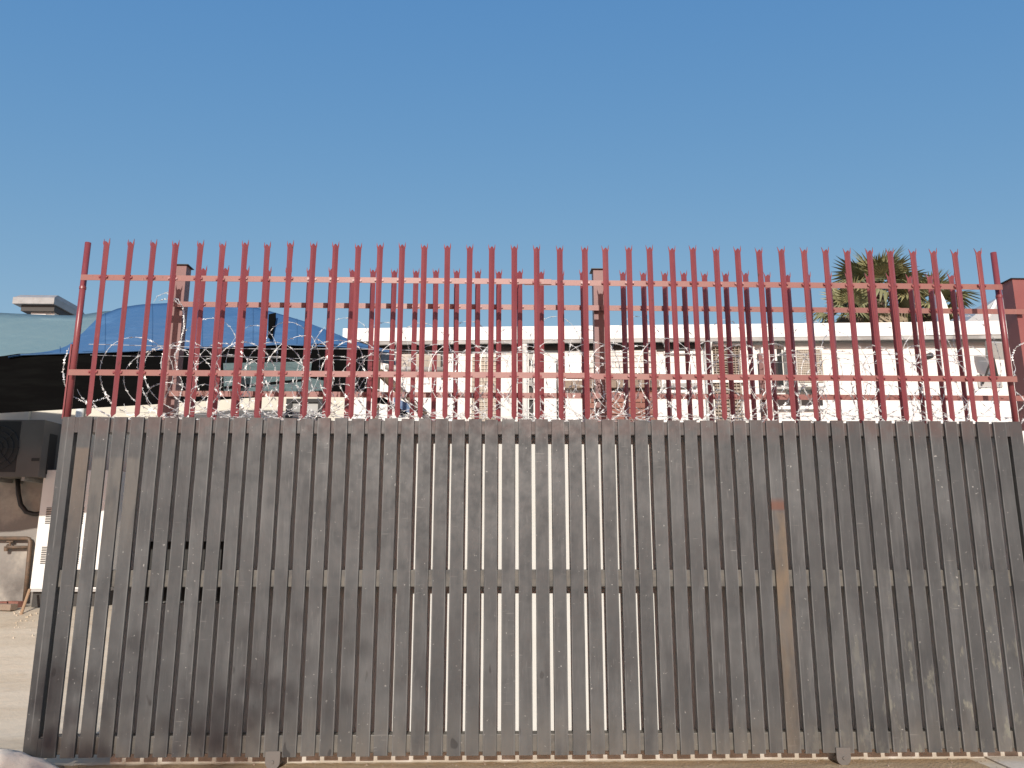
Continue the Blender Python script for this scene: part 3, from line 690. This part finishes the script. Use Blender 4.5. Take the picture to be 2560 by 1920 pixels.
g = MB(); g.box(x0+.23, x0+.47, y0+.150, y0+.158, zlow-.22, zlow-.12); part('label_plate', g, CAB, vt)

# things against the cream wall
YA = 4.12
a = at(-62, 1049, YA); b = at(113, 1049, YA); zlow = at(60, 1192, YA).z
ac = thing('air_conditioner', 'large air conditioner coloured dark as if shaded, with a black fan grille, on the cream wall', 'air conditioner', ((a.x+b.x)/2, YA+.2, zlow), 'outdoor air conditioners')
g = MB(); g.box(a.x, b.x, YA, YW-.06, zlow, a.z); part('casing', g, AC_SHADED, ac)
fx1 = at(48, 1100, YA).x
g = MB(); g.box(a.x+.05, fx1, YA-.004, YA-.001, zlow+.06, a.z-.02); part('fan_panel', g, BLACKM, ac)
cx, cz = (a.x+.05+fx1)/2, (zlow+a.z)/2
g = MB()
for r in (.08, .15, .22, .29):
    g.tube([(cx+r*math.cos(2*math.pi*k/24), YA-.012, cz+r*math.sin(2*math.pi*k/24)) for k in range(25)], .004, 4)
for k in range(8): g.tube([(cx, YA-.012, cz), (cx+.30*math.cos(k*math.pi/4), YA-.012, cz+.30*math.sin(k*math.pi/4))], .004, 4)
part('fan_guard', g, BLACKM, ac)
q = at(89, 1149, YA); g = MB(); g.box(q.x-.05, q.x+.05, YA-.006, YA-.001, q.z-.02, q.z+.02); part('badge', g, BLACKM, ac)
g = MB(); q = at(126, 1120, YA+.2); g.box(b.x+.001, b.x+.006, YA+.15, YA+.32, zlow+.05, a.z-.16); part('side_handle', g, BLACKM, ac)
for x in (a.x+.25, b.x-.2):
    g = MB(); g.box(x-.02, x+.02, YA+.02, YW-.001, zlow-.05, zlow-.002); part('bracket', g, GUTTER, ac)
g = MB(); pts = [at(47, 1205, YW-.12)+Vector((0, 0, 0))]
hose = [(44, 1195), (46, 1235), (52, 1262), (66, 1280), (85, 1285), (105, 1284), (120, 1280)]
g.tube([at(u, v, YW-.13) for u, v in hose], .03, 10); single('drain_hose', g, BLACKM, 'thick black hose bending below the shade darkened air conditioner', 'hose', smooth=True)
# tap stand
tp = thing('standpipe', 'rusty brown standpipe frame with a brass tap on the cream wall', 'tap', tuple(at(72, 1500, YW-.08)))
g = MB(); y_ = YW-.07
g.tube([at(-40, 1346, y_), at(66, 1346, y_), at(73, 1348, y_), at(76, 1356, y_), at(70, 1420, y_), at(62, 1502, y_)], .028, 10); part('pipe', g, PIPE, tp, None, True)
g = MB(); g.tube([at(74, 1368, y_), at(28, 1368, y_), at(18, 1366, y_)], [.02, .022, .035], 10); part('tap_arm', g, PIPE, tp, None, True)
g = MB(); g.tube([at(25, 1366, y_), at(25, 1355, y_)], .012, 8); g.tube([at(17, 1354, y_), at(33, 1354, y_)], .012, 8); part('tap_handle', g, PIPE, tp)
g = MB(); g.tube([at(17, 1366, y_), at(15, 1378, y_)], [.032, .026], 10); part('spout', g, PIPE, tp)
# white equipment cabinet
YK = 4.30
a = at(100, 1175, YK); b = at(290, 1175, YK)
pL = at(84, 1400, YK); zt_ = a.z; zb_ = at(75, 1472, YK).z
x0, x1 = pL.x+.0, b.x
kb = thing('equipment_cabinet', 'white steel equipment cabinet with short louvre slots on a dark plinth', 'cabinet', ((x0+x1)/2, YK+.15, terrain(0, YK)))
g = MB(); g.box(x0, x1, YK, YW-.02, zb_, zt_); part('casing', g, CAB, kb)
g = MB(); g.box(x0+.02, x1-.02, YK+.04, YW-.03, terrain(0, YK+.05), zb_-.002); part('plinth', g, SOFFIT, kb)
g = MB(); g.box(x0, x1, YK-.02, YW-.03, zb_-.035, zb_-.0025); part('base_lip', g, GUTTER, kb)
sx0, sx1 = at(113, 1290, YK).x, at(212, 1290, YK).x
for v0, v1 in ((1270, 1308), (1368, 1408)):
    for k in range(10):
        z = at(118, v0+(v1-v0)*k/9, YK).z
        for c in range(6):
            w = (sx1-sx0)/6; g = MB(); g.box(sx0+c*w+.008, sx0+(c+1)*w-.014, YK-.004, YK-.0005, z-.006, z+.006); part('louvre_slot', g, DARK, kb)
q = at(114, 1184, YK); g = MB(); g.tube([(q.x, YK-.008, q.z), (q.x, YK-.0005, q.z)], .012, 8); part('screw', g, SOFFIT, kb)
# shovel leaning on the cabinet
sh = thing('shovel', 'wooden handled shovel leaning against the white cabinet', 'shovel', tuple(at(30, 1582, 3.75)))
h0 = at(74, 1474, 4.16); h1 = at(46, 1556, 3.86); h2 = at(22, 1584, 3.76)
g = MB(); g.tube([h0, h1], .018, 8); part('handle', g, WOOD, sh)
g = MB(); d = (h2-h1).normalized(); sd = d.cross(Vector((0, -1, .3))).normalized(); nn = d.cross(sd)
L = (h2-h1).length
rows = [(0, .03, 0), (.12, .085, .012), (.5, .10, .02), (.8, .085, .015), (1, .02, 0)]
for s, w, c in rows:
    q = h1+d*L*s; g.v += [tuple(q-sd*w), tuple(q+nn*c), tuple(q+sd*w)]
g.f = [(i*3+k, i*3+k+1, (i+1)*3+k+1, (i+1)*3+k) for i in range(4) for k in range(2)]
n0 = len(g.v); g.v += [tuple(Vector(q)+nn*.004) for q in g.v]; g.f += [tuple(i+n0 for i in f)[::-1] for f in g.f]
part('blade', g, PIPE, sh)
# loose bricks and rubble by the wall foot
rb = random.Random(8)
lab = {0: 'loose red brick lying flat beside the standpipe', 1: 'broken pale brick in front of the red brick', 2: 'red half brick leaning by the wall foot'}
for i, (u, v, Y, m, s) in enumerate(((10, 1517, 4.15, STONE, 1.4), (-14, 1500, 4.35, BRICK_R, 1.3), (38, 1508, 4.42, BRICK_R, 1.0))):
    q = at(u, v, Y); g = MB(); g.box(-.11*s, .11*s, -.05, .05, 0, .073)
    o = single('loose_brick', g, m, lab[i], 'brick', loc=(q.x, q.y, terrain(q.x, q.y)-.005)); o.rotation_euler = (0, 0, rb.uniform(-.5, .5))
rub = MB()
for k in range(34):
    u, v = rb.uniform(30, 110), rb.uniform(1530, 1600); q = at(u, v, 3.9); d = ray(u, v); t = 8
    for _ in range(40):
        q = CAM+d*t
        if q.z <= terrain(q.x, q.y): break
        t += .08
    r = rb.uniform(.008, .03); zz = terrain(q.x, q.y)
    rub.add([(q.x-r, q.y, zz-.01), (q.x+r*.8, q.y-r*.7, zz-.01), (q.x+r*.3, q.y+r, zz-.01), (q.x+rb.uniform(-.3, .3)*r, q.y, zz+r*.8)], [(0, 2, 1), (0, 1, 3), (1, 2, 3), (2, 0, 3)])
tag(part('rubble', rub, SOIL), 'scatter of pale rubble at the foot of the cabinet', 'rubble', kind='stuff')

# ================================================================== PALMS AND ROOF BEYOND
def fan_mesh(seed, droop, nseg=22, L=.95):
    r = random.Random(seed); g = MB()
    g.tube([(0, 0, 0), (.45, 0, .03), (.85, 0, 0)], [.022, .016, .010], 5)
    o = Vector((.85, 0, 0))
    for i in range(nseg):
        a = math.radians(-115+230*i/(nseg-1)); ln = L*(1-.22*abs(a)/2)*r.uniform(.85, 1.05)
        d = Vector((math.cos(a), math.sin(a), .10*math.cos(a*2))).normalized(); sd = Vector((-math.sin(a), math.cos(a), 0))
        p0 = o; p1 = o+d*ln*.55+Vector((0, 0, -.03)); p2 = o+d*ln+Vector((0, 0, -droop*ln*r.uniform(.6, 1.3)))+sd*r.uniform(-.05, .05)
        w = .055; f = Vector((0, 0, .022))
        n = len(g.v)
        g.v += [tuple(p0), tuple(p1-sd*w), tuple(p1+f), tuple(p1+sd*w), tuple(p2)]
        g.f += [(n, n+1, n+2), (n, n+2, n+3), (n+1, n+4, n+2), (n+2, n+4, n+3)]
    return g.mesh('frond')
fans = [fan_mesh(k, d) for k, d in ((1, .25), (2, .45), (3, .7))]
for f in fans: f.materials.append(FROND)
dry = [fan_mesh(k, .9, 18, .8) for k in (7, 8)]
for f in dry: f.materials.append(FROND_DRY)
def palm(label, u, v, Y, n, scale, seed, nd):
    c = at(u, v, Y); r = random.Random(seed)
    t = thing('palm_tree', label, 'palm tree', (c.x, c.y, 0), 'fan palms behind the white building')
    g = MB(); g.tube([(c.x+.15*math.sin(k*.5), c.y, c.z*k/8) for k in range(9)], [.32-.012*k for k in range(9)], 12); part('trunk', g, TRUNK, t, None, True)
    for k in range(n):
        az = k*2.39996+r.uniform(-.2, .2); el = math.radians(78-105*(k/n)+r.uniform(-10, 10))
        o = part('frond', fans[0 if el > .5 else 1 if el > -.1 else 2], FROND, t, (c.x, c.y, c.z))
        o.rotation_euler = Matrix.Rotation(az, 3, 'Z').to_quaternion().to_matrix().__matmul__(Matrix.Rotation(-el, 3, 'Y')).__matmul__(Matrix.Rotation(r.uniform(-.5, .5), 3, 'X')).to_euler()
        s = scale*r.uniform(.85, 1.15); o.scale = (s, s, s)
    for k in range(nd):
        az = k*2.39996+1; el = math.radians(-35-45*(k/nd)+r.uniform(-10, 10))
        o = part('dead_frond', dry[k % 2], FROND_DRY, t, (c.x, c.y, c.z-.1-.25*k/nd))
        o.rotation_euler = (Matrix.Rotation(az, 3, 'Z') @ Matrix.Rotation(-el, 3, 'Y') @ Matrix.Rotation(r.uniform(-.5, .5), 3, 'X')).to_euler()
        s = scale*r.uniform(.75, 1.0); o.scale = (s, s, s)
palm('taller fan palm with green upright fronds beyond the white roof', 2195, 738, 13.5, 30, .80, 4, 20)
palm('shorter fan palm with a drooping brown skirt next to the taller palm', 2325, 775, 14.2, 28, .68, 9, 22)
palm('low fan palm half hidden below the white roof line', 2125, 795, 13.0, 18, .62, 12, 14)
# grey gabled roof behind on the right
YG = 9.0
gr = thing('gabled_house', 'grey sheet gable roof with a white bargeboard beyond the palms', 'house', tuple(at(2470, 820, YG)))
A_, B_, C_ = at(2400, 815, YG), at(2498, 742, YG), at(2640, 830, YG)
g = MB(); g.poly([(A_.x, YG, A_.z), (C_.x, YG, A_.z), (B_.x, YG, B_.z)], (0, 5, 0)); part('roof', g, ROOFG, gr)
g = MB(); g.box(A_.x+.3, C_.x-.3, YG+.2, YG+4.8, terrain(0, 9), A_.z-.005); part('wall', g, CREAM, gr)
dA = (Vector((B_.x, 0, B_.z))-Vector((A_.x, 0, A_.z))).normalized()
g = MB(); pA = at(2462, 806, YG-.1); pB = at(2494, 752, YG-.1)
g.tube([pA, pB], .045, 4); part('bargeboard', g, FASCIA, gr)
fp = thing('roof_fin', 'white curved fin standing on the white roof before the palms', 'roof fin', tuple(at(2358, 812, 5.5)))
g = MB(); g.poly([at(2350, 815, 5.5), at(2376, 815, 5.5), at(2370, 770, 5.5), at(2362, 748, 5.5), at(2352, 728, 5.5), at(2346, 735, 5.5), at(2350, 770, 5.5)], (0, .12, 0)); part('blade', g, FASCIA, fp)

# ================================================================== TREE ACROSS THE DRIVE (behind the viewer, its thin shade falls on the gate's foot)
rt_ = random.Random(77); TX, TY = .08, -13.0
tr = thing('tree', 'sparse young tree standing across the drive from the gate', 'tree', (TX, TY, 0))
g = MB(); g.tube([(TX, TY, -.1), (TX+.05, TY, 1.6), (TX-.05, TY+.05, 3.2), (TX+.1, TY, 4.6), (TX+.05, TY, 5.9)], [.11, .09, .075, .05, .02], 10)
tips = []
for k in range(11):
    a = k*2.4; z0 = 3.6+.18*k; L = rt_.uniform(.6, 1.25)
    e = Vector((TX+L*math.cos(a), TY+L*.8*math.sin(a), z0+rt_.uniform(.35, .9))); g.tube([(TX, TY, z0), Vector((TX, TY, z0)).lerp(e, .55)+Vector((0, 0, .1)), e], [.035, .022, .008], 6); tips.append(e)
part('trunk', g, TRUNK, tr, None, True)
g = MB()
for e in tips:
    for _ in range(3):
        c = e+Vector((rt_.gauss(0, .25), rt_.gauss(0, .25), rt_.gauss(0, .2))); rr = rt_.uniform(.12, .28)
        for _ in range(58):
            d = Vector((rt_.gauss(0, 1), rt_.gauss(0, 1), rt_.gauss(0, .8)))*rr; p = c+d
            if p.z > 6.75: continue
            t1 = Vector((rt_.uniform(-1, 1), rt_.uniform(-1, 1), rt_.uniform(-1, 1))).normalized(); t2 = t1.cross(Vector((rt_.uniform(-1, 1), rt_.uniform(-1, 1), rt_.uniform(-1, 1)))).normalized()
            g.add([p-t1*.06, p+t2*.028, p+t1*.06, p-t2*.028], [(0, 1, 2, 3)])
part('crown', g, FROND, tr)

# grit and crumbs of cement lying along the gate track
rgp = random.Random(41); g = MB()
for k in range(260):
    x, y = rgp.uniform(.2, 7.6), rgp.choice((rgp.uniform(-.16, -.02), rgp.uniform(.02, .14))); r = rgp.uniform(.003, .011)*(1.6 if rgp.random() < .08 else 1); z = -.019
    a0 = rgp.random()*6
    ring = [(x+r*math.cos(a0+i*1.2566)*rgp.uniform(.7, 1.2), y+r*math.sin(a0+i*1.2566)*rgp.uniform(.7, 1.2), z) for i in range(5)]
    g.add(ring+[(x+rgp.uniform(-.2, .2)*r, y, z+r*rgp.uniform(.6, 1.1))], [(i, (i+1) % 5, 5) for i in range(5)])
tag(part('grit', g, STONE), 'grit and cement crumbs lying along the gate track', 'grit', kind='stuff')
